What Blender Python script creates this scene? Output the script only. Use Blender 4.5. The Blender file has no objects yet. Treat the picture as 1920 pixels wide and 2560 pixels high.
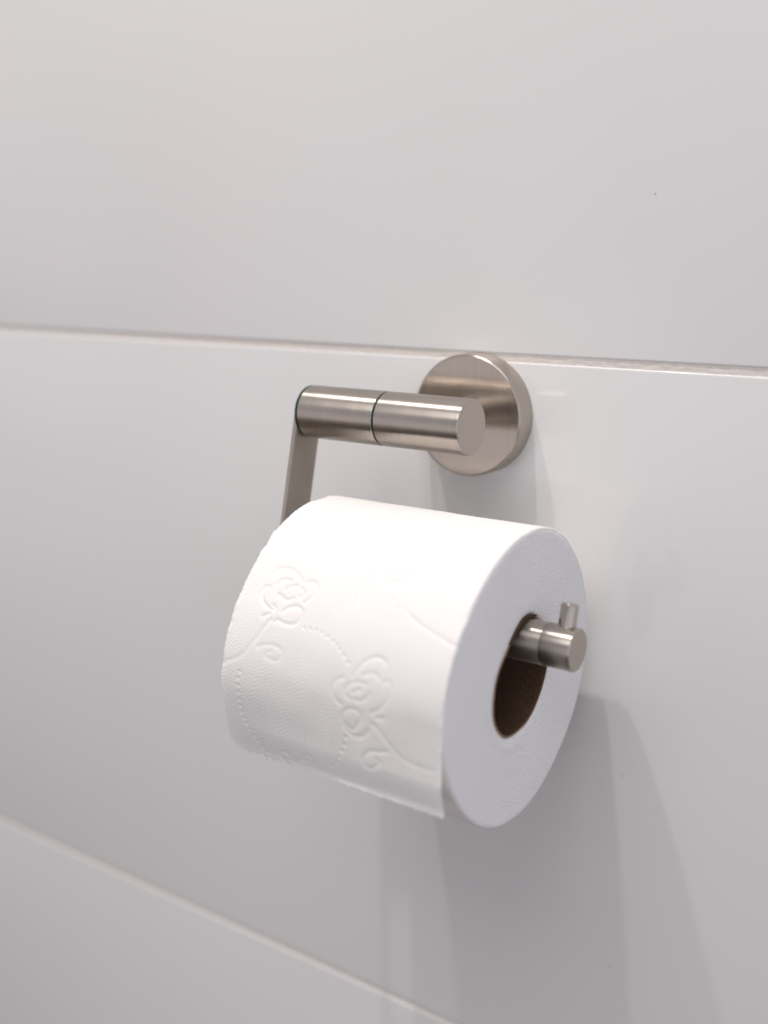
import bpy, bmesh, math, random
import numpy as np
from mathutils import Vector, Matrix
random.seed(4); rng = np.random.RandomState(7)
sc = bpy.context.scene
K = 0.001                                   # all sizes below are in millimetres

# ------------------------------------------------------------------ camera
def cam_basis(yaw, pitch, roll):
    y, p, r = map(math.radians, (yaw, pitch, roll))
    F = np.array([-math.sin(y)*math.cos(p), math.cos(y)*math.cos(p), math.sin(p)])
    X = np.cross(F, [0, 0, 1]); X /= np.linalg.norm(X); U = np.cross(X, F)
    return math.cos(r)*X + math.sin(r)*U, -math.sin(r)*X + math.cos(r)*U, F
X, U, F = cam_basis(34.489, -12.698, 0.357)
cam_d = bpy.data.cameras.new('camera'); cam = bpy.data.objects.new('camera', cam_d)
sc.collection.objects.link(cam); sc.camera = cam
M = Matrix(((X[0], U[0], -F[0], 232.251*K), (X[1], U[1], -F[1], -410.02*K), (X[2], U[2], -F[2], 61.702*K), (0, 0, 0, 1)))
cam.matrix_world = M
cam_d.sensor_fit = 'VERTICAL'; cam_d.sensor_height = 36; cam_d.sensor_width = 27
cam_d.lens = 2723.8/2560*36
cam_d.clip_start = 0.01; cam_d.clip_end = 50
cam_d.dof.use_dof = True; cam_d.dof.focus_distance = 0.428; cam_d.dof.aperture_fstop = 3.4

# ------------------------------------------------------------------ light
w = bpy.data.worlds.new('World'); sc.world = w; w.use_nodes = True
nt = w.node_tree; nt.nodes.clear()
out = nt.nodes.new('ShaderNodeOutputWorld'); bg = nt.nodes.new('ShaderNodeBackground')
tc = nt.nodes.new('ShaderNodeTexCoord'); sp = nt.nodes.new('ShaderNodeSeparateXYZ')
mr = nt.nodes.new('ShaderNodeMapRange'); cr = nt.nodes.new('ShaderNodeValToRGB')
mr.inputs['From Min'].default_value = -1; mr.inputs['From Max'].default_value = 1
nt.links.new(tc.outputs['Generated'], sp.inputs[0]); nt.links.new(sp.outputs['Z'], mr.inputs['Value'])
nt.links.new(mr.outputs[0], cr.inputs[0]); # added side tint: surroundings brighter and cooler towards +x, dimmer towards -x
az = nt.nodes.new('ShaderNodeMapRange'); az.interpolation_type = 'SMOOTHSTEP'
az.inputs['From Min'].default_value = -0.9; az.inputs['From Max'].default_value = 0.9
nt.links.new(sp.outputs['X'], az.inputs['Value'])
az2 = nt.nodes.new('ShaderNodeMix'); az2.data_type = 'RGBA'; nt.links.new(az.outputs[0], az2.inputs[0])
az2.inputs[6].default_value = (0.86, 0.84, 0.84, 1); az2.inputs[7].default_value = (1.12, 1.155, 1.23, 1)
ml = nt.nodes.new('ShaderNodeMix'); ml.data_type = 'RGBA'; ml.blend_type = 'MULTIPLY'; ml.inputs[0].default_value = 1
# soft noise added to the surroundings for uneven reflections in the metal
rn = nt.nodes.new('ShaderNodeTexNoise'); rn.inputs['Scale'].default_value = 2.2; rn.inputs['Detail'].default_value = 2.0
rr = nt.nodes.new('ShaderNodeMapRange'); rr.inputs['From Min'].default_value = 0.35; rr.inputs['From Max'].default_value = 0.65
rr.inputs['To Min'].default_value = 0.68; rr.inputs['To Max'].default_value = 1.28
nt.links.new(tc.outputs['Generated'], rn.inputs['Vector']); nt.links.new(rn.outputs[0], rr.inputs['Value'])
vm = nt.nodes.new('ShaderNodeVectorMath'); vm.operation = 'SCALE'
nt.links.new(cr.outputs[0], vm.inputs[0]); nt.links.new(rr.outputs[0], vm.inputs['Scale'])
nt.links.new(vm.outputs[0], ml.inputs[6]); nt.links.new(az2.outputs[2], ml.inputs[7]); nt.links.new(ml.outputs[2], bg.inputs[0]); nt.links.new(bg.outputs[0], out.inputs[0])
els = cr.color_ramp.elements
els[0].position = 0.0; els[0].color = (0.10, 0.078, 0.066, 1)      # floor of the room
els[1].position = 1.0; els[1].color = (0.42, 0.42, 0.43, 1)      # its ceiling
for p_, c_ in ((0.25, (0.09, 0.078, 0.07, 1)), (0.335, (0.30, 0.265, 0.255, 1)), (0.40, (0.62, 0.58, 0.59, 1)), (0.52, (0.58, 0.565, 0.585, 1)), (0.64, (0.40, 0.395, 0.41, 1))):
    e = els.new(p_); e.color = c_
bg.inputs[1].default_value = 1.39

def downlight(x, y, z, watts):
    l = bpy.data.lights.new('downlight', 'SPOT'); l.energy = watts; l.color = (1.0, 0.915, 0.87)
    l.shadow_soft_size = 0.022; l.spot_size = math.radians(110); l.spot_blend = 1.0
    o = bpy.data.objects.new('downlight', l); sc.collection.objects.link(o)
    o.location = (x*K, y*K, z*K)
    o.rotation_euler = (Vector((0.0, -0.02, -0.08)) - o.location).to_track_quat('-Z', 'Y').to_euler()
downlight(-120, -430, 1600, 46); downlight(-440, -430, 1600, 46)
# added soft fill above and in front, no fixture; wall light fades downwards
al = bpy.data.lights.new('soft_fill', 'AREA'); al.shape = 'RECTANGLE'; al.size = 0.75; al.size_y = 0.45
al.energy = 3.1; al.color = (1.0, 0.955, 0.925)
ao = bpy.data.objects.new('soft_fill', al); sc.collection.objects.link(ao); ao.location = (0.08, -0.80, 0.76)
ao.rotation_euler = (Vector((0.0, 0.0, 0.02)) - ao.location).to_track_quat('-Z', 'Y').to_euler()

sc.view_settings.view_transform = 'Standard'; sc.view_settings.look = 'None'
sc.view_settings.exposure = 0; sc.view_settings.gamma = 1
sc.render.engine = 'CYCLES'
sc.cycles.max_bounces = 10; sc.cycles.diffuse_bounces = 6; sc.cycles.glossy_bounces = 6
sc.cycles.caustics_reflective = True; sc.cycles.sample_clamp_indirect = 6

# ------------------------------------------------------------------ materials
def mat(name):
    m = bpy.data.materials.new(name); m.use_nodes = True
    n = m.node_tree.nodes; return m, n, m.node_tree.links, n['Principled BSDF']
def node(n, t, **kw):
    o = n.new(t)
    for k, v in kw.items():
        if k in o.inputs: o.inputs[k].default_value = v
        else: setattr(o, k, v)
    return o

def metal(name, rough, aniso=0.0, axis=None, brush=(1, 1, 1), bump=0.02, base=(0.475, 0.428, 0.380), grain=900):
    m, n, L, b = mat(name)
    b.inputs['Metallic'].default_value = 1
    t = node(n, 'ShaderNodeTexCoord')
    mp = node(n, 'ShaderNodeMapping'); mp.inputs['Scale'].default_value = brush
    L.new(t.outputs['Object'], mp.inputs[0])
    f = node(n, 'ShaderNodeTexNoise', Scale=float(grain), Detail=4.0, Roughness=0.6); L.new(mp.outputs[0], f.inputs['Vector'])
    g = node(n, 'ShaderNodeTexNoise', Scale=90.0, Detail=3.0); L.new(t.outputs['Object'], g.inputs['Vector'])
    r1 = node(n, 'ShaderNodeMapRange'); r1.inputs['From Min'].default_value = 0.3; r1.inputs['From Max'].default_value = 0.7; r1.inputs['To Min'].default_value = rough*0.88; r1.inputs['To Max'].default_value = rough*1.15
    L.new(g.outputs[0], r1.inputs['Value']); L.new(r1.outputs[0], b.inputs['Roughness'])
    mx = node(n, 'ShaderNodeMix', data_type='RGBA'); mx.inputs[6].default_value = (*[c*0.93 for c in base], 1); mx.inputs[7].default_value = (*[min(1, c*1.06) for c in base], 1)
    ad = node(n, 'ShaderNodeMath', operation='ADD'); L.new(f.outputs[0], ad.inputs[0]); L.new(g.outputs[0], ad.inputs[1])
    mm = node(n, 'ShaderNodeMapRange'); mm.inputs['From Min'].default_value = 0.7; mm.inputs['From Max'].default_value = 1.3
    L.new(ad.outputs[0], mm.inputs['Value']); L.new(mm.outputs[0], mx.inputs[0]); L.new(mx.outputs[2], b.inputs['Base Color'])
    bp_ = node(n, 'ShaderNodeBump', Strength=bump*10, Distance=0.00002); L.new(f.outputs[0], bp_.inputs['Height']); L.new(bp_.outputs[0], b.inputs['Normal'])
    if aniso:
        b.inputs['Anisotropic'].default_value = aniso
        tg = node(n, 'ShaderNodeCombineXYZ'); tg.inputs[axis].default_value = 1.0
        L.new(tg.outputs[0], b.inputs['Tangent'])
    return m
M_turned = metal('turned_steel', 0.30, 0.94, 'X', (1.0, 0.03, 0.03), 0.0, grain=1500)
M_face = metal('brushed_steel_face', 0.23, 0.93, 'X', (1, 1, 0.04), 0.0)
M_cap = metal('matt_steel_face', 0.38, 0, None, (0.5, 1, 1), 0.008)
M_flat = metal('brushed_steel_bar', 0.36, 0, None, (1, 1, 0.3), 0.006, grain=160)
M_pol = metal('polished_steel', 0.10, 0, None, (1, 1, 1), 0.0)

def tile_mat():
    m, n, L, b = mat('white_glazed_tile')
    b.inputs['Roughness'].default_value = 0.07; b.inputs['IOR'].default_value = 1.6
    t = node(n, 'ShaderNodeTexCoord')
    g = node(n, 'ShaderNodeTexNoise', Scale=5.0, Detail=2.0); L.new(t.outputs['Object'], g.inputs['Vector'])
    mx = node(n, 'ShaderNodeMix', data_type='RGBA'); mx.inputs[6].default_value = (0.675, 0.683, 0.672, 1); mx.inputs[7].default_value = (0.70, 0.682, 0.682, 1)
    L.new(g.outputs[0], mx.inputs[0])
    v = node(n, 'ShaderNodeTexVoronoi', Scale=30.0); v.voronoi_dimensions = '2D'; v.inputs['Randomness'].default_value = 1.0
    nz = node(n, 'ShaderNodeTexNoise', Scale=900.0, Detail=1.0); L.new(t.outputs['Object'], nz.inputs['Vector'])
    sx = node(n, 'ShaderNodeSeparateXYZ'); cx = node(n, 'ShaderNodeCombineXYZ'); L.new(t.outputs['Object'], sx.inputs[0])
    L.new(sx.outputs[0], cx.inputs[0]); L.new(sx.outputs[2], cx.inputs[1]); L.new(cx.outputs[0], v.inputs['Vector'])
    # a few grains of dust: only some cells own one
    sep = node(n, 'ShaderNodeSeparateColor'); L.new(v.outputs['Color'], sep.inputs[0])
    c1 = node(n, 'ShaderNodeMath', operation='GREATER_THAN'); c1.inputs[1].default_value = 0.90; L.new(sep.outputs[0], c1.inputs[0])
    sz = node(n, 'ShaderNodeMath', operation='MULTIPLY'); sz.inputs[1].default_value = 0.018; L.new(sep.outputs[1], sz.inputs[0])
    dn = node(n, 'ShaderNodeMath', operation='MULTIPLY_ADD'); dn.inputs[1].default_value = 0.03; L.new(nz.outputs[0], dn.inputs[0]); L.new(v.outputs['Distance'], dn.inputs[2])
    s2 = node(n, 'ShaderNodeMath', operation='SUBTRACT'); L.new(dn.outputs[0], s2.inputs[0]); s2.inputs[1].default_value = 0.012
    c2 = node(n, 'ShaderNodeMath', operation='LESS_THAN'); L.new(s2.outputs[0], c2.inputs[0]); L.new(sz.outputs[0], c2.inputs[1])
    mu = node(n, 'ShaderNodeMath', operation='MULTIPLY'); L.new(c1.outputs[0], mu.inputs[0]); L.new(c2.outputs[0], mu.inputs[1])
    m3 = node(n, 'ShaderNodeMath', operation='MULTIPLY'); L.new(mu.outputs[0], m3.inputs[0]); m3.inputs[1].default_value = 0.6
    m2 = node(n, 'ShaderNodeMix', data_type='RGBA'); L.new(m3.outputs[0], m2.inputs[0]); L.new(mx.outputs[2], m2.inputs[6]); m2.inputs[7].default_value = (0.30, 0.25, 0.21, 1)
    L.new(m2.outputs[2], b.inputs['Base Color'])
    h = node(n, 'ShaderNodeTexNoise', Scale=14.0, Detail=1.5); L.new(t.outputs['Object'], h.inputs['Vector'])
    bu = node(n, 'ShaderNodeBump', Strength=0.07, Distance=0.0008); L.new(h.outputs[0], bu.inputs['Height']); L.new(bu.outputs[0], b.inputs['Normal'])
    return m
M_tile = tile_mat()

def grout_mat():
    m, n, L, b = mat('sanded_grout'); b.inputs['Roughness'].default_value = 0.9
    t = node(n, 'ShaderNodeTexCoord'); g = node(n, 'ShaderNodeTexNoise', Scale=700.0, Detail=6.0, Roughness=0.7); L.new(t.outputs['Object'], g.inputs['Vector'])
    mx = node(n, 'ShaderNodeMix', data_type='RGBA'); mx.inputs[6].default_value = (0.55, 0.51, 0.47, 1); mx.inputs[7].default_value = (0.78, 0.735, 0.69, 1)
    L.new(g.outputs[0], mx.inputs[0]); L.new(mx.outputs[2], b.inputs['Base Color'])
    bu = node(n, 'ShaderNodeBump', Strength=0.35, Distance=0.0004); L.new(g.outputs[0], bu.inputs['Height']); L.new(bu.outputs[0], b.inputs['Normal'])
    return m
M_grout = grout_mat()

def paper_mat(name, translucent, col, bump_scale, bump, rings=False):
    m, n, L, b = mat(name)
    b.inputs['Roughness'].default_value = 0.95; b.inputs['Specular IOR Level'].default_value = 0.15
    b.inputs['Base Color'].default_value = (*col, 1)
    t = node(n, 'ShaderNodeTexCoord'); g = node(n, 'ShaderNodeTexNoise', Scale=bump_scale, Detail=4.0); L.new(t.outputs['Object'], g.inputs['Vector'])
    src = g.outputs[0]
    if rings:                                   # the cut edges of the wound layers, seen end on
        mp = node(n, 'ShaderNodeMapping'); L.new(t.outputs['Object'], mp.inputs[0]); mp.inputs['Location'].default_value = (0, 0.0656, 0.0873)
        sxyz = node(n, 'ShaderNodeSeparateXYZ'); L.new(mp.outputs[0], sxyz.inputs[0])
        p1 = node(n, 'ShaderNodeMath', operation='MULTIPLY'); L.new(sxyz.outputs[1], p1.inputs[0]); L.new(sxyz.outputs[1], p1.inputs[1])
        p2 = node(n, 'ShaderNodeMath', operation='MULTIPLY_ADD'); L.new(sxyz.outputs[2], p2.inputs[0]); L.new(sxyz.outputs[2], p2.inputs[1]); L.new(p1.outputs[0], p2.inputs[2])
        rt = node(n, 'ShaderNodeMath', operation='SQRT'); L.new(p2.outputs[0], rt.inputs[0])
        at = node(n, 'ShaderNodeMath', operation='ARCTAN2'); L.new(sxyz.outputs[2], at.inputs[0]); L.new(sxyz.outputs[1], at.inputs[1])
        sc_ = node(n, 'ShaderNodeMath', operation='MULTIPLY'); L.new(at.outputs[0], sc_.inputs[0]); sc_.inputs[1].default_value = 0.012
        cb = node(n, 'ShaderNodeCombineXYZ'); L.new(rt.outputs[0], cb.inputs[0]); L.new(sc_.outputs[0], cb.inputs[1])
        rn = node(n, 'ShaderNodeTexNoise', Scale=1400.0, Detail=3.0); L.new(cb.outputs[0], rn.inputs['Vector'])
        a2 = node(n, 'ShaderNodeMath', operation='MULTIPLY_ADD'); L.new(rn.outputs[0], a2.inputs[0]); a2.inputs[1].default_value = 0.9; L.new(g.outputs[0], a2.inputs[2]); src = a2.outputs[0]
    bu = node(n, 'ShaderNodeBump', Strength=bump, Distance=0.0008 if rings else 0.0003); L.new(src, bu.inputs['Height']); L.new(bu.outputs[0], b.inputs['Normal'])
    if translucent:
        tr = node(n, 'ShaderNodeBsdfTranslucent'); tr.inputs[0].default_value = (*col, 1)
        mi = node(n, 'ShaderNodeMixShader'); mi.inputs[0].default_value = translucent
        o = n['Material Output']; L.new(b.outputs[0], mi.inputs[1]); L.new(tr.outputs[0], mi.inputs[2]); L.new(mi.outputs[0], o.inputs[0])
    return m
M_sheet = paper_mat('tissue_sheet', 0.22, (0.86, 0.845, 0.83), 2600.0, 0.35)
M_wound = paper_mat('tissue_wound', 0, (0.86, 0.845, 0.83), 2600.0, 0.35)
M_end = paper_mat('tissue_cut_edges', 0, (0.905, 0.905, 0.915), 1100.0, 0.8, rings=True)

def card_mat():
    m, n, L, b = mat('brown_cardboard'); b.inputs['Roughness'].default_value = 0.9; b.inputs['Specular IOR Level'].default_value = 0.2
    t = node(n, 'ShaderNodeTexCoord'); mp = node(n, 'ShaderNodeMapping'); mp.inputs['Scale'].default_value = (0.8, 1, 1); mp.inputs['Rotation'].default_value = (0.6, 0, 0.5)
    L.new(t.outputs['Object'], mp.inputs[0])
    g = node(n, 'ShaderNodeTexNoise', Scale=1300.0, Detail=5.0, Roughness=0.7); L.new(mp.outputs[0], g.inputs['Vector'])
    cr_ = node(n, 'ShaderNodeValToRGB'); L.new(g.outputs[0], cr_.inputs[0])
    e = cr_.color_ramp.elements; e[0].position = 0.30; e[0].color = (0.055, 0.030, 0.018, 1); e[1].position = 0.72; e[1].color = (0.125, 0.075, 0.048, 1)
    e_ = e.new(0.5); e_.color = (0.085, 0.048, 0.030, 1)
    L.new(cr_.outputs[0], b.inputs['Base Color'])
    bu = node(n, 'ShaderNodeBump', Strength=0.5, Distance=0.0002); L.new(g.outputs[0], bu.inputs['Height']); L.new(bu.outputs[0], b.inputs['Normal'])
    return m
M_card = card_mat()
m_, n_, L_, b_ = mat('dark_green_rubber'); b_.inputs['Base Color'].default_value = (0.004, 0.026, 0.020, 1); b_.inputs['Roughness'].default_value = 0.35; M_seal = m_

# ------------------------------------------------------------------ mesh helpers
def link_mesh(name, verts, faces, m, parent=None, smooth=True, mats=None, mi=None, sharp=None):
    me = bpy.data.meshes.new(name)
    me.from_pydata([tuple(v) for v in verts] if not isinstance(verts, np.ndarray) else verts.tolist(), [], faces if isinstance(faces, list) else faces.tolist())
    for x in (mats or [m]): me.materials.append(x)
    if mi is not None: me.polygons.foreach_set('material_index', mi)
    if smooth: me.polygons.foreach_set('use_smooth', [True]*len(me.polygons))
    me.update()
    if sharp: me.set_sharp_from_angle(angle=math.radians(sharp))
    o = bpy.data.objects.new(name, me); sc.collection.objects.link(o)
    if parent: o.parent = parent
    return o
def thing(name, label, cat, loc=(0, 0, 0)):
    o = bpy.data.objects.new(name, None); sc.collection.objects.link(o); o.empty_display_size = 0.02
    o.location = loc; o['label'] = label; o['category'] = cat
    return o
def lathe(profile, origin, axis, seg=96):
    """profile: list of (distance along axis, radius); returns verts local to origin (mm->m), faces"""
    ax = np.array(axis, float); ax /= np.linalg.norm(ax)
    a = np.cross(ax, [0, 0, 1.0]) if abs(ax[2]) < 0.9 else np.cross(ax, [1.0, 0, 0]); a /= np.linalg.norm(a); b = np.cross(ax, a)
    V = []; Fc = []
    for i, (t, r) in enumerate(profile):
        for k in range(seg):
            th = 2*math.pi*k/seg
            V.append((ax*t + (a*math.cos(th)+b*math.sin(th))*max(r, 1e-4))*K)
    for i in range(len(profile)-1):
        for k in range(seg):
            k2 = (k+1) % seg
            Fc.append((i*seg+k, i*seg+k2, (i+1)*seg+k2, (i+1)*seg+k))
    Fc.append(tuple(range(seg-1, -1, -1))); Fc.append(tuple((len(profile)-1)*seg+k for k in range(seg)))
    return V, Fc
def turned(name, profile, origin, axis, mats, parent, facemat=None, seg=96):
    V, Fc = lathe(profile, origin, axis, seg)
    mi = [0]*len(Fc)
    if facemat:
        for i in range(len(profile)-1):
            if i in facemat:
                for k in range(seg): mi[i*seg+k] = 1
        mi[-1] = 1
    o = link_mesh(name, V, Fc, None, parent, True, mats, mi, sharp=50)
    for p in o.data.polygons:
        if p.material_index == 1: p.use_smooth = False
    o.location = Vector(origin)*K - (parent_loc(parent) if parent else Vector())
    return o
def parent_loc(p):
    v = Vector()
    while p: v += p.location; p = p.parent
    return v
def arc_corner(t0, r0, rad, n=5, side=1):
    """rounded outer corner of a turned part: from the side (radius r0) to the face"""
    return [(t0 - side*rad*(1-math.sin(a)), r0 - rad*(1-math.cos(a))) for a in [math.pi/2*i/n for i in range(n+1)]]

# ------------------------------------------------------------------ tiled wall
wall_w = 3
XE = [-420-3-655, -420, 238, 238+658]      # x of joints (left edges), tile pitch 658
ZJ = [-305.2-330, -305.2, 24.5, 24.5+330]
def grid_rect(x0, x1, z0, z1, nx, nz, yfun):
    xs = np.linspace(x0, x1, nx); zs = np.linspace(z0, z1, nz)
    V = [(x*K, yfun(x, z)*K, z*K) for z in zs for x in xs]
    Fc = [(j*nx+i, j*nx+i+1, (j+1)*nx+i+1, (j+1)*nx+i) for j in range(nz-1) for i in range(nx-1)]
    return V, Fc
# bed of grout behind and between the tiles; along the joints it is a finely bumpy strip
V = []; Fc = []
def add(Vn, Fn):
    b0 = len(V); V.extend(Vn); Fc.extend([tuple(i+b0 for i in f) for f in Fn])
from mathutils import noise
def gy(x, z):
    p = Vector((x*0.35, z*0.9, 0))
    prof = 0.55
    return prof + 0.14*noise.noise(p*0.6) + 0.12*noise.noise(p*3.1) + 0.07*noise.noise(p*8)
J = 1.5
for zj in (-305.2, 24.5): add(*grid_rect(-1100, -420, zj-J-1, zj+J+1, 120, 8, gy)); add(*grid_rect(-420, 238, zj-J-1, zj+J+1, 1400, 12, gy)); add(*grid_rect(238, 900, zj-J-1, zj+J+1, 120, 8, gy))
add(*grid_rect(-1100, 900, -650, 370, 2, 2, lambda x, z: 2.5))
wall = link_mesh('wall', V, Fc, M_grout, None, True); wall['kind'] = 'structure'; wall['label'] = 'white tiled wall with thin pale grout joints'
def tile_mesh(wd, ht, r=1.1):
    """glazed tile, front face at y=0, edges rolled over"""
    prof = [(0.0, 9.0), (0.0, r)] + [(r*(1-math.cos(a)), r*(1-math.sin(a))) for a in [math.pi/2*i/5 for i in range(1, 6)]]
    V = []; Fc = []
    for ins, y in prof:
        x0, x1, z0, z1 = -wd/2+ins, wd/2-ins, -ht/2+ins, ht/2-ins
        V += [(x0*K, y*K, z0*K), (x1*K, y*K, z0*K), (x1*K, y*K, z1*K), (x0*K, y*K, z1*K)]
    for i in range(len(prof)-1):
        for k in range(4):
            Fc.append((i*4+k, i*4+(k+1) % 4, (i+1)*4+(k+1) % 4, (i+1)*4+k))
    n = (len(prof)-1)*4; Fc.append((n, n+1, n+2, n+3))
    return V, Fc
tm = None
for row in range(3):
    for col in range(3):
        z0, z1 = ZJ[row]+J, ZJ[row+1]-J
        x0 = (-1078, -420, 238)[col]+J; x1 = x0+658-2*J
        if tm is None:
            o = link_mesh('tile', *tile_mesh(x1-x0, z1-z0), M_tile, wall, True); tm = o.data; tm.set_sharp_from_angle(angle=math.radians(60))
        else:
            o = bpy.data.objects.new('tile', tm); sc.collection.objects.link(o); o.parent = wall
        o.location = ((x0+x1)/2*K, 0, (z0+z1)/2*K); o.scale = (1, 1, (z1-z0)/(330-2*J))

# ------------------------------------------------------------------ holder
H = thing('toilet_roll_holder', 'brushed steel toilet roll holder with round wall plate and hanging arm, fixed to the tiles', 'holder')
YB, ZB, RB = -47.0, 1.4, 11.15
XR, XM, XL = 23.65, -15.8, -55.06
RP, TP = 26.0, 11.2
prof = [(0, RP)] + [(TP - 1.0*(1-math.sin(a)), RP - 1.0*(1-math.cos(a))) for a in [math.pi/2*i/6 for i in range(7)]] + [(TP, RP-4), (TP, 8)]
turned('wall_plate', prof, (0, 0, 0), (0, -1, 0), [metal('plate_rim_steel', 0.30, 0.8, 'Y', (0.02, 1, 0.02), 0.0), M_face], H, {7, 8})
turned('post', [(0, 6.5), (-YB-TP-4, 6.5)], (0, -TP-0.03, ZB), (0, -1, 0), [M_face], H, seg=48)
def barrel(x0, x1, name='barrel', m=M_turned, r=RB, left_r=0.35, right_r=0.35):
    p = [(0, r-left_r-3)] + [(left_r*(1-math.cos(a)), r-left_r*(1-math.sin(a))) for a in [math.pi/2*i/3 for i in range(4)]]
    Ln = x1-x0
    p += [(Ln-right_r*(1-math.sin(a)), r-right_r*(1-math.cos(a))) for a in [math.pi/2*i/4 for i in range(5)]] + [(Ln, r-right_r-1.2)]
    k = len(p)-2
    return turned(name, p, (x0, YB, ZB), (1, 0, 0), [m, M_cap], H, {0, k})
b1 = barrel(XM+0.5, XR, right_r=0.7); b1['label'] = 'fixed right half of the barrel with flat end'
b2 = barrel(XL+1.1, XM-0.5); b2['label'] = 'swivelling left half of the barrel carrying the arm'
turned('seal_ring', [(0, RB-0.4), (1.6, RB-0.4)], (XM-0.8, YB, ZB), (1, 0, 0), [M_seal], H)
turned('seal_ring', [(0, RB-0.12), (1.3, RB-0.12)], (XL-0.15, YB, ZB), (1, 0, 0), [M_seal], H)
# hanging arm: flat bar with round ends, swung 12 degrees away from the wall
YR, ZR, RR = -63.73, -72.79, 8.1
dz = ZR-ZB; dy = YR-YB; Ln = math.hypot(dy, dz); ang = math.atan2(dy, -dz)
bm = bmesh.new()
AW, AT = 8.0, 2.6
ol = []
for i in range(25):
    a = math.pi*i/24; ol.append((AW*math.cos(a), AW*math.sin(a)))
for i in range(25):
    a = math.pi+math.pi*i/24; ol.append((AW*math.cos(a), -Ln+AW*math.sin(a)))
ca, sa = math.cos(ang), math.sin(ang)
def armpt(x, u, v):  # u across (towards wall +), v along (up +)
    return Vector((x, u*ca + v*(-sa), u*sa*1.0 + v*ca))
vb = [bm.verts.new(armpt(-AT, u, v)*K) for u, v in ol]; vf = [bm.verts.new(armpt(0, u, v)*K) for u, v in ol]
bm.faces.new(vf); bm.faces.new(vb[::-1])
for i in range(len(ol)):
    j = (i+1) % len(ol); bm.faces.new((vb[i], vb[j], vf[j], vf[i]))
bmesh.ops.recalc_face_normals(bm, faces=bm.faces)
bmesh.ops.bevel(bm, geom=[e for e in bm.edges if len(e.link_faces) == 2 and e.calc_face_angle(0) > 1.0], offset=0.0004, segments=2, affect='EDGES')
me = bpy.data.meshes.new('arm'); bm.to_mesh(me); bm.free(); me.materials.append(M_flat)
for p in me.polygons: p.use_smooth = True
me.set_sharp_from_angle(angle=math.radians(35))
arm = bpy.data.objects.new('arm', me); sc.collection.objects.link(arm); arm.parent = H; arm.location = (( XL-0.15)*K, YB*K, ZB*K)
# rod that carries the roll, its end cap and the stop peg
XS, XE_ = 67.4, 79.5
rod = turned('rod', [(0, RR-0.05), (XS-XL+0.1, RR-0.05), (XS-XL+0.4, RR-0.7)], (XL-0.2, YR, ZR), (1, 0, 0), [M_turned], H)
cp = [(0, RR-0.7), (0.05, RR-0.25), (0.3, RR)] + [(XE_-XS-0.7*(1-math.sin(a)), RR-0.7*(1-math.cos(a))) for a in [math.pi/2*i/4 for i in range(5)]] + [(XE_-XS, RR-1.8)]
cap = turned('end_cap', cp, (XS, YR, ZR), (1, 0, 0), [M_turned, M_cap], rod, {len(cp)-2})
pd = (0, -dy/Ln*-1*-1, -dz/Ln)
pd = (0, -dy/Ln, -dz/Ln)
pr, pl = 3.3, 16.3
pp = [(RR-1.5, pr)] + [(pl-0.6*(1-math.sin(a)), pr-0.6*(1-math.cos(a))) for a in [math.pi/2*i/4 for i in range(5)]] + [(pl, pr-1.2)]
turned('stop_peg', pp, (74.1, YR, ZR), pd, [M_pol], rod, seg=48)

# ------------------------------------------------------------------ toilet roll
T = thing('toilet_roll', 'white embossed toilet roll hanging on the steel rod, loose end hanging down in front', 'toilet paper')
YC, ZC = -65.6, -87.32
X0, X1 = -37.8, 59.16
def smooth_r(tbl, width):
    a = np.array([t[0] for t in tbl], float); r = np.array([t[1] for t in tbl], float)
    g = np.arange(0, 360, 1.0)
    v = np.interp(g, np.concatenate([a-360, a, a+360]), np.tile(r, 3))
    k = np.exp(-0.5*(np.arange(-40, 41)/width)**2); k /= k.sum()
    v = np.convolve(np.concatenate([v[-40:], v, v[:40]]), k, 'valid')
    return lambda ang: np.interp(np.asarray(ang) % 360, np.arange(0, 361), np.append(v, v[0]))
ROLL = [(11, 57.0), (30, 57.2), (47, 57.3), (59, 57.3), (79, 56.5), (99, 55.6), (111, 55.1), (122, 54.8), (133, 55.0), (148, 55.8), (173, 58.0), (181, 58.2), (194, 57.0), (212, 56.1), (230, 56.2), (253, 56.5), (265, 56.1), (278, 56.0), (288, 55.6), (303, 54.3), (315, 54.8), (335, 56.2), (350, 56.8)]
HOLE = [(64, 23.4), (75, 23.9), (93, 23.4), (108, 21.4), (125, 19.6), (142, 19.8), (165, 21.5), (187, 22.6), (204, 23.9), (236, 23.6), (264, 20.7), (297, 19.7), (316, 19.2), (339, 19.7), (354, 20.9), (30, 22.3)]
HOLE.sort()
rR = smooth_r(ROLL, 9.0); rH = smooth_r(HOLE, 5.0)
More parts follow.
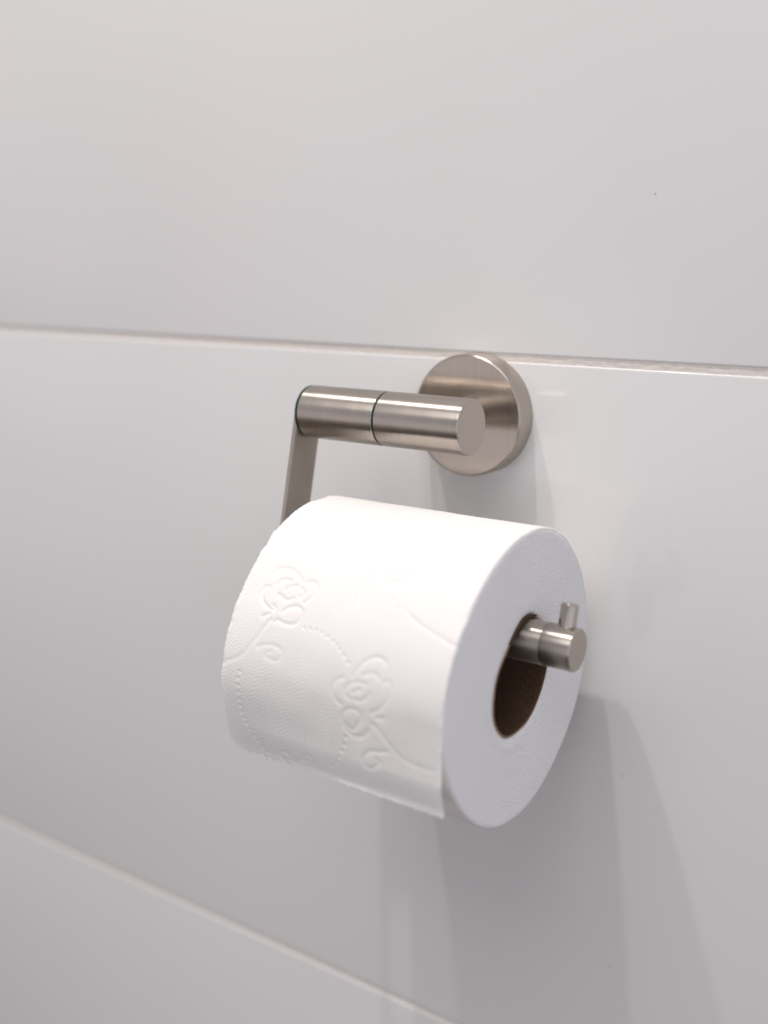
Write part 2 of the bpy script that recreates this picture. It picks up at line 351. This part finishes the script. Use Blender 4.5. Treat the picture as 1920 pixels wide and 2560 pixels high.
# wound body: outer skin, cut end faces, bore
NA = 360
angs = np.arange(NA)*360.0/NA
ca_, sa_ = np.cos(np.radians(angs)), np.sin(np.radians(angs))
rings = []; rm = []
RO = rR(angs)-0.45
LOWL = 1.1*np.exp(-((angs-140)/20.0)**2)           # the left end is pressed flatter at its upper front
def ring(x, r):
    r = r - (LOWL*np.clip((X1-x)/(X1-X0), 0, 1)**1.5 if np.mean(r) > 30 else 0)
    rings.append(np.stack([np.full(NA, 1.0)*x, YC+r*ca_, ZC+r*sa_], 1))
hr = rH(angs)
def endrings(x, sgn):
    fr = np.linspace(0.0, 1.0, 26)[1:-1]
    for i, f in enumerate(fr):
        r = hr + 0.3 + (RO-0.5-hr-0.3)*f
        n1 = np.array([noise.noise(Vector((c*rr*0.05, s*rr*0.05, 7*sgn))) for c, s, rr in zip(ca_, sa_, r)])
        n2 = np.array([noise.noise(Vector((rr*0.5, a*0.006, 3))) for a, rr in zip(angs, r)])
        dish = -0.5*np.exp(-((r-hr)/1.8)**2) + 0.35*np.exp(-((r-hr-4.0)/1.5)**2)*np.clip(np.cos(np.radians(angs-190)), 0, 1)
        yield x + sgn*(0.35*n1 + 0.10*n2 + dish), r
ring(X0, hr)
for x, r in endrings(X0, -1): ring(x, r)
ring(X0+0.05, RO-0.35); nA = len(rings)-1
ring(X0+0.4, RO)
for x in np.linspace(X0+2, X1-2, 8): ring(x, RO)
ring(X1-0.4, RO); ring(X1-0.05, RO-0.35); nB = len(rings)-1
for x, r in list(endrings(X1, 1))[::-1]: ring(x, r)
ring(X1-0.6, hr)
Vn = np.concatenate(rings)*K; nr = len(rings); Fn = []; mi = []
for i in range(nr):
    i2 = (i+1) % nr
    for k in range(NA):
        k2 = (k+1) % NA
        Fn.append((i*NA+k, i2*NA+k, i2*NA+k2, i*NA+k2)); mi.append(0 if nA <= i < nB else 1)
link_mesh('wound_paper', Vn, Fn, None, T, True, [M_wound, M_end], mi)
# cardboard core
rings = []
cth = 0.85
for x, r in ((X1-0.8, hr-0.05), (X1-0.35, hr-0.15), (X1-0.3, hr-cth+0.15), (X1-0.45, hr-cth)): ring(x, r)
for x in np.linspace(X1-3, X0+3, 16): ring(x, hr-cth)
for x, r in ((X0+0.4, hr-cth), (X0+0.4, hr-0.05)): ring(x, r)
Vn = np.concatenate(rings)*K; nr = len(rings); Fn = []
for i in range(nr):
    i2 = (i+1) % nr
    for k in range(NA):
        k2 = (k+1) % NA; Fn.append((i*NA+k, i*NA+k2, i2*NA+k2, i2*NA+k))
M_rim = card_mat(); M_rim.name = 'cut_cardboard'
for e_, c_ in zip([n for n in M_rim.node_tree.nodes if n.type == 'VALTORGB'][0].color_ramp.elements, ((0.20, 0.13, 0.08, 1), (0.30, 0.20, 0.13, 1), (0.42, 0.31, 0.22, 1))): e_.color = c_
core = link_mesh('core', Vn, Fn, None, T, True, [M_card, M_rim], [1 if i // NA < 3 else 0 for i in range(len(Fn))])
# the torn cardboard lap that stands proud above the rod
V = []; Fc = []
aa = np.linspace(72, 127, 26)
for i, a in enumerate(aa):
    t = i/25.0; lift = 1.5*math.sin(math.pi*min(1, t*1.25))**0.8 * (0.4+0.6*t) if t < 0.8 else 1.5*math.sin(math.pi*1.0*(1-(t-0.8)*1.2)/1.0)*0.2+0.7
    lift = 0.2 + 1.25*t**0.7
    r = float(rH(a)) + lift; wd = 0.75*(1-0.5*t)
    c, s = math.cos(math.radians(a)), math.sin(math.radians(a))
    for x, q in ((X1-1.0, r-wd), (X1+0.75, r-wd), (X1+0.85, r), (X1-1.0, r)):
        V.append((x*K, (YC+q*c)*K, (ZC+q*s)*K))
for i in range(25):
    for k in range(4):
        Fc.append((i*4+k, i*4+(k+1) % 4, (i+1)*4+(k+1) % 4, (i+1)*4+k))
Fc += [(0, 1, 2, 3), (100, 103, 102, 101)]
link_mesh('lap_seam', V, Fc, M_card, core, True, sharp=50)

# outer sheet: wrapped over the top and front, its free end hanging; embossed
LINES = [[(-26.1, 40.1), (-25.9, 41.9), (-24.5, 43.3), (-22.6, 43.8), (-19.8, 43.8), (-16.8, 42.7), (-14.4, 41.4), (-12.7, 40.0)], [(-22.8, 36.2), (-22.3, 37.4), (-21.2, 38.5), (-19.8, 39.2), (-18.4, 39.2), (-17.0, 39.0)], [(-17.4, 35.4), (-16.7, 36.5), (-15.3, 37.1), (-13.4, 37.5)], [(-19.7, 31.9), (-19.7, 32.7), (-17.8, 32.0), (-15.6, 31.3), (-14.2, 31.4), (-12.7, 32.4)], [(-10.6, 36.8), (-9.2, 35.4), (-9.8, 33.5)], [(-27.5, 31.7), (-27.7, 33.2), (-27.1, 34.6), (-25.3, 35.0)], [(-27.2, 30.9), (-26.5, 29.8), (-25.2, 28.5), (-23.0, 27.3), (-21.0, 26.5), (-19.8, 26.5), (-19.1, 27.1), (-20.2, 28.2)], [(-9.9, 39.2), (-9.2, 40.1), (-7.7, 40.5), (-5.8, 40.0), (-4.6, 38.7), (-4.3, 35.9), (-5.4, 33.5), (-7.0, 31.7)], [(-14.8, 26.8), (-13.6, 28.1), (-11.6, 29.2), (-9.5, 29.7), (-7.3, 29.1), (-6.4, 27.9), (-6.3, 25.6), (-7.5, 23.5), (-9.6, 22.6), (-12.4, 22.5), (-14.4, 22.8), (-16.2, 23.1), (-16.9, 22.3)], [(-23.3, 23.2), (-21.9, 24.0), (-20.5, 25.0)], [(-19.2, 22.7), (-20.2, 21.1), (-21.5, 18.8), (-23.2, 15.4), (-25.1, 12.4), (-29.2, 7.3), (-38.7, 2.3)], [(-22.0, 11.9), (-20.0, 12.8), (-17.2, 13.5), (-14.3, 13.7), (-12.1, 13.3), (-10.5, 12.3), (-10.5, 10.8), (-11.1, 9.7), (-12.2, 8.6), (-14.1, 8.5), (-16.1, 8.9), (-17.6, 9.3), (-17.0, 10.6), (-15.7, 11.6)], [(21.8, 10.2), (23.0, 12.5), (24.7, 15.2), (27.3, 17.4), (30.1, 18.6), (32.8, 18.4), (34.0, 17.4)], [(25.9, 11.4), (27.3, 12.3), (29.4, 12.9), (31.5, 12.6), (32.6, 11.8)], [(17.9, 8.9), (15.4, 7.8), (14.0, 5.9), (13.7, 3.5), (14.9, 1.6), (16.1, 0.3), (18.0, -0.6)], [(27.5, 8.7), (25.0, 8.8), (22.3, 8.2), (20.3, 6.8), (19.2, 5.0), (19.9, 3.0), (21.2, 2.3)], [(23.0, 2.4), (25.8, 2.4), (27.9, 3.6), (29.6, 5.6)], [(22.6, 4.7), (24.7, 6.0), (25.6, 6.4)], [(34.8, 11.0), (36.2, 11.5), (37.8, 10.9), (37.8, 8.2), (36.9, 5.4), (35.0, 2.4), (33.2, 0.7), (30.8, -0.7)], [(18.3, -6.0), (18.4, -4.1), (19.9, -2.3), (22.4, -1.3), (24.9, -1.4), (26.3, -2.6), (26.2, -4.6), (24.6, -6.8), (22.8, -9.0), (20.6, -8.2), (18.7, -7.0)], [(18.7, -8.6), (21.2, -10.4), (23.7, -11.4), (26.2, -10.5)], [(29.3, -7.8), (28.0, -9.8), (25.6, -11.2)], [(31.1, -4.9), (33.5, -6.2), (35.7, -8.3), (38.7, -11.2), (42.0, -13.6), (45.6, -15.0), (49.1, -15.6), (52.6, -15.7), (55.7, -15.6)], [(33.2, -2.0), (35.6, -1.7)], [(37.2, -13.5), (33.6, -14.6), (30.5, -15.3), (28.4, -16.7), (27.1, -19.0), (27.8, -21.0), (29.9, -21.8), (32.4, -20.5), (33.9, -18.7), (33.0, -17.6)], [(-1.4, -26.3), (1.0, -25.3), (3.0, -25.9), (4.0, -27.1), (3.6, -28.6)], [(-3.8, -29.5), (-2.5, -28.3), (-0.7, -27.5), (1.3, -27.8)], [(-5.0, -30.1), (-5.2, -32.2)], [(-8.3, -27.6), (-11.0, -27.5), (-12.8, -28.2), (-12.8, -29.7), (-10.8, -31.7), (-9.4, -32.5)], [(10.1, 56.3), (11.6, 58.8), (13.3, 60.9), (15.2, 62.8), (17.8, 65.8), (17.8, 69.3), (18.7, 72.7)], [(15.1, 35.1), (14.7, 39.4), (14.7, 43.9), (16.4, 47.1), (18.4, 50.9), (20.3, 55.4)], [(19.1, 46.9), (21.0, 48.8), (23.7, 50.5), (26.9, 51.3), (30.6, 51.1)], [(23.5, 46.7), (26.2, 47.1), (27.9, 47.9), (29.0, 49.3)], [(38.4, 34.9), (43.3, 32.8), (48.2, 31.3), (52.6, 30.1), (56.3, 28.8), (60.4, 28.2)]]
DOTS = [(-3.2, 22.6), (-0.5, 22.8), (2.3, 22.8), (4.9, 22.4), (7.9, 21.4), (10.7, 20.4), (12.7, 19.5), (14.3, 18.1), (16.5, 16.6), (18.7, 14.6), (-28.8, 1.3), (-29.6, -1.3), (-29.8, -4.2), (-29.9, -7.0), (-29.8, -9.9), (-29.5, -12.6), (-29.1, -15.2), (-28.4, -17.7), (-27.6, -19.8), (-26.5, -22.2), (-25.0, -24.6), (-23.2, -26.6), (-21.5, -28.5), (-19.6, -30.4), (17.3, 16.2), (18.8, 14.2), (19.8, -12.7), (19.0, -15.7), (17.7, -18.5), (16.5, -21.3), (15.1, -24.0), (13.1, -26.2), (-25.8, 66.6), (-24.8, 63.8), (-23.8, 61.4), (-22.7, 57.9), (-22.0, 55.3), (-21.9, 52.5), (-21.6, 49.7), (26.6, 43.4), (26.8, 41.4), (29.0, 39.8), (31.7, 37.7), (34.4, 37.0), (36.8, 36.2)]
GD = 0.24
XS0, XS1 = X0+0.02, X1-0.02
nx = 420; xs = np.linspace(XS0, XS1, nx)
S_TOP = 128.0
a_front = 180.0
# s (mm): >0 along the roll upwards from its front, <0 down the hanging end
s_pos = np.arange(S_TOP, 0, -0.25); s_neg_n = 130
# arc-length table of the roll outline from the front upwards (angle 180 -> 50)
ag = np.linspace(180, 20, 1601); rg = rR(ag)
px, pz = YC+rg*np.cos(np.radians(ag)), ZC+rg*np.sin(np.radians(ag))
sl = np.concatenate([[0], np.cumsum(np.hypot(np.diff(px), np.diff(pz)))])
Y_ = np.interp(s_pos, sl, px); Z_ = np.interp(s_pos, sl, pz); A_ = np.interp(s_pos, sl, ag)
# bottom edge (torn at the perforation)
def s_end(x):
    base = -32.6 + 0.5*np.sin(x*0.05+1.0)
    base = base + 3.6*np.clip((X0+6-x)/6, 0, 1)**2.0
    jag = 0.12*np.sin(x*5.1)+0.10*np.sin(x*11.3+2)
    for c, h in TEETH: jag = jag - 1.35*h*np.clip(1-np.abs(x-c)/0.7, 0, 1)
    return base+jag
TEETH = [(-32.0, 0.5), (-29.2, 1.0), (-25.0, 0.4), (-20.5, 2.0), (-16.6, 1.5), (-12.4, 0.8), (-8.2, 0.9), (-4.2, 0.7), (-0.5, 0.9), (5, 0.4), (12, 0.3), (19, 0.5), (26, 0.4), (33, 0.5), (41, 0.3), (48, 0.4), (54, 0.3)]
se = s_end(xs)
fr = np.linspace(0, 1, s_neg_n+1)
Sn = np.concatenate([np.repeat(s_pos[:, None], nx, 1), fr[:, None]*se[None, :]])         # (ns, nx)
ns = Sn.shape[0]; Xg = np.repeat(xs[None, :], ns, 0)
Yg = np.zeros_like(Sn); Zg = np.zeros_like(Sn); NY = np.zeros_like(Sn); NZ = np.zeros_like(Sn)
npz = len(s_pos)
Yg[:npz] = Y_[:, None]; Zg[:npz] = Z_[:, None]
ty = np.gradient(Y_, s_pos); tz = np.gradient(Z_, s_pos); NY[:npz] = -tz[:, None]; NZ[:npz] = ty[:, None]
yf = YC-float(rR(180)); d = -Sn[npz:]/33.0; u = (Xg[npz:]-X0)/(X1-X0)
curl = 3.4*(1-u)**1.3*d**2.5 - 1.4*(1-u)**1.2*np.exp(-((Sn[npz:]+4)/12)**2) + 1.9*u**0.5*np.clip((d-0.62)/0.30, 0, 1)**1.5
lip = -0.5*np.clip((d-0.86)/0.14, 0, 1)**1.5*np.clip((u-0.25)/0.3, 0, 1)*np.clip((1.15-u)/0.5, 0, 1)
wave = 0.25*np.sin(u*7+1.0)*d**2
Yg[npz:] = yf+curl+lip+wave; Zg[npz:] = ZC+Sn[npz:]*(1-0.01*d)
NY[npz:] = -1; NZ[npz:] = -0.05
# relief in mm (negative = pressed in)
Hh = np.zeros_like(Sn)
dist = np.full(Sn.shape, 99.0)
def seg_dist(ax_, as_, bx, bs):
    i0 = max(0, int((min(ax_, bx)-2-XS0)/(XS1-XS0)*(nx-1))); i1 = min(nx, int((max(ax_, bx)+2-XS0)/(XS1-XS0)*(nx-1))+2)
    if i1 <= i0: return
    hi, lo = max(as_, bs)+2, min(as_, bs)-2
    rows = np.where((Sn[:, 0] <= hi+6) & (Sn[:, nx//2] >= lo-6))[0]
    if len(rows) == 0: return
    r0, r1 = rows[0], rows[-1]+1
    Px, Ps = Xg[r0:r1, i0:i1], Sn[r0:r1, i0:i1]
    vx, vs = bx-ax_, bs-as_; q = vx*vx+vs*vs+1e-9
    t = np.clip(((Px-ax_)*vx+(Ps-as_)*vs)/q, 0, 1)
    dd = np.hypot(Px-ax_-t*vx, Ps-as_-t*vs)
    dist[r0:r1, i0:i1] = np.minimum(dist[r0:r1, i0:i1], dd)
def spline(p):
    p = np.array(p, float)
    if len(p) < 3: return p
    q = np.vstack([2*p[0]-p[1], p, 2*p[-1]-p[-2]]); o = []
    for i in range(1, len(q)-2):
        for t in np.linspace(0, 1, 5)[:-1]:
            a, b, c, e = q[i-1], q[i], q[i+1], q[i+2]
            o.append(0.5*((2*b)+(-a+c)*t+(2*a-5*b+4*c-e)*t*t+(-a+3*b-3*c+e)*t**3))
    o.append(q[-2]); return np.array(o)
motif = list(LINES)
# the same flowers again further back on the roll, where the photograph does not look
for ln in LINES[0:12]: motif.append([(x+42, s+84) for x, s in ln])
for ln in motif:
    p = spline(ln)
    for i in range(len(p)-1): seg_dist(p[i][0], p[i][1], p[i+1][0], p[i+1][1])
groove = np.exp(-(dist/0.82)**2)
dd_ = np.full(Sn.shape, 99.0)
for x, s in DOTS:
    m_ = (np.abs(Xg-x) < 2.0) & (np.abs(Sn-s) < 2.0)
    dd_[m_] = np.minimum(dd_[m_], np.hypot((Xg-x)[m_]*0.9, (Sn-s)[m_]*1.1))
dotg = np.exp(-(dd_/0.62)**2)
# fine all-over pimples on a hexagonal lattice, 1.05 mm apart, slightly irregular, none inside the grooves
P = 1.22; wx = Xg + 0.40*np.sin(Sn*0.31+0.2*Xg)+0.14*np.sin(Sn*1.13+Xg*0.57); ws = Sn + 0.40*np.sin(Xg*0.37-0.15*Sn+1)+0.14*np.sin(Xg*1.21-Sn*0.43)
k1 = 2*np.pi/P
pim = (np.cos(k1*wx)+np.cos(k1*(0.5*wx+0.866*ws))+np.cos(k1*(0.5*wx-0.866*ws)))/3.0
pim = np.clip(pim*1.5+0.2, -0.35, 1.1)
pim *= (0.75+0.35*np.sin(Xg*1.7+Sn*0.9)*np.sin(Sn*1.3))
calm = 1-np.exp(-(dist/1.5)**2)
slow = 0.16*np.sin(Xg*0.13+Sn*0.07)+0.12*np.sin(Xg*0.31-Sn*0.17+1.3)+0.08*np.sin(Sn*0.43+Xg*0.11)
Hh = -(0.17+0.26*np.clip((Sn-12)/14, 0, 1))*(1-0.4*np.clip((Xg-34)/10, 0, 1))*groove - 0.26*dotg + 0.078*pim*calm*(1-dotg) + slow*0.25
edge = np.clip(np.minimum(Xg-XS0, XS1-Xg)/0.5, 0, 1)
on_roll = np.clip(Sn/6.0+0.2, 0, 1)
Hh += -0.5*(1-np.sqrt(1-(1-edge)**2))*on_roll
Hh += -0.35*np.clip((Sn-(S_TOP-6))/6, 0, 1)
# slightly frayed side edges
Xg = Xg + (0.12*np.sin(Sn*2.3)+0.10*np.sin(Sn*5.7+1))*(1-np.clip((Xg-XS0)/1.2, 0, 1)) - (0.10*np.sin(Sn*2.9))*(1-np.clip((XS1-Xg)/1.2, 0, 1))
nrm = np.hypot(NY, NZ); sgn = -1.0
NYn, NZn = NY/nrm, NZ/nrm
# normals must point outward: flip where they aim at the roll's centre
flip = np.sign(NYn*(Yg-YC)+NZn*(Zg-ZC)); flip[flip == 0] = 1; NYn *= flip; NZn *= flip
un = np.clip((X1-Xg)/(X1-X0), 0, 1)
ang_g = 180.0 - Sn/57.0*180/np.pi
Hh += -1.1*np.exp(-((ang_g-140)/20.0)**2)*un**1.5*(Sn > 0) + 1.4*un**1.2*np.exp(-((Sn+4)/12)**2)*(Sn > 0)
# nicks and dents where layers stand proud at the cut edges
for k_ in range(46):
    c_, w_, h_ = rng.uniform(-30, 118), rng.uniform(0.8, 3.2), rng.uniform(-0.35, 0.30)
    Hh += h_*np.exp(-((Sn-c_)/w_)**2)*np.exp(-((Xg-XS0)/1.4)**2)
    c_, w_, h_ = rng.uniform(-30, 118), rng.uniform(0.8, 3.2), rng.uniform(-0.25, 0.2)
    Hh += h_*np.exp(-((Sn-c_)/w_)**2)*np.exp(-((XS1-Xg)/1.2)**2)
Yg = Yg+NYn*Hh; Zg = Zg+NZn*Hh
Vn = np.stack([Xg, Yg, Zg], -1).reshape(-1, 3)*K
ii = (np.arange(ns-1)[:, None]*nx+np.arange(nx-1)[None, :]).ravel()
Fn = np.stack([ii, ii+nx, ii+nx+1, ii+1], 1)
me = bpy.data.meshes.new('loose_sheet')
me.vertices.add(len(Vn)); me.vertices.foreach_set('co', Vn.ravel())
me.loops.add(Fn.size); me.polygons.add(len(Fn))
me.loops.foreach_set('vertex_index', Fn.ravel().astype(np.int32))
me.polygons.foreach_set('loop_start', (np.arange(len(Fn))*4).astype(np.int32))
me.polygons.foreach_set('use_smooth', np.ones(len(Fn), bool))
me.update(calc_edges=True); me.validate(); me.materials.append(M_sheet)
sh = bpy.data.objects.new('loose_sheet', me); sc.collection.objects.link(sh); sh.parent = T
sh['label'] = 'outermost sheet with embossed flowers and torn lower edge'
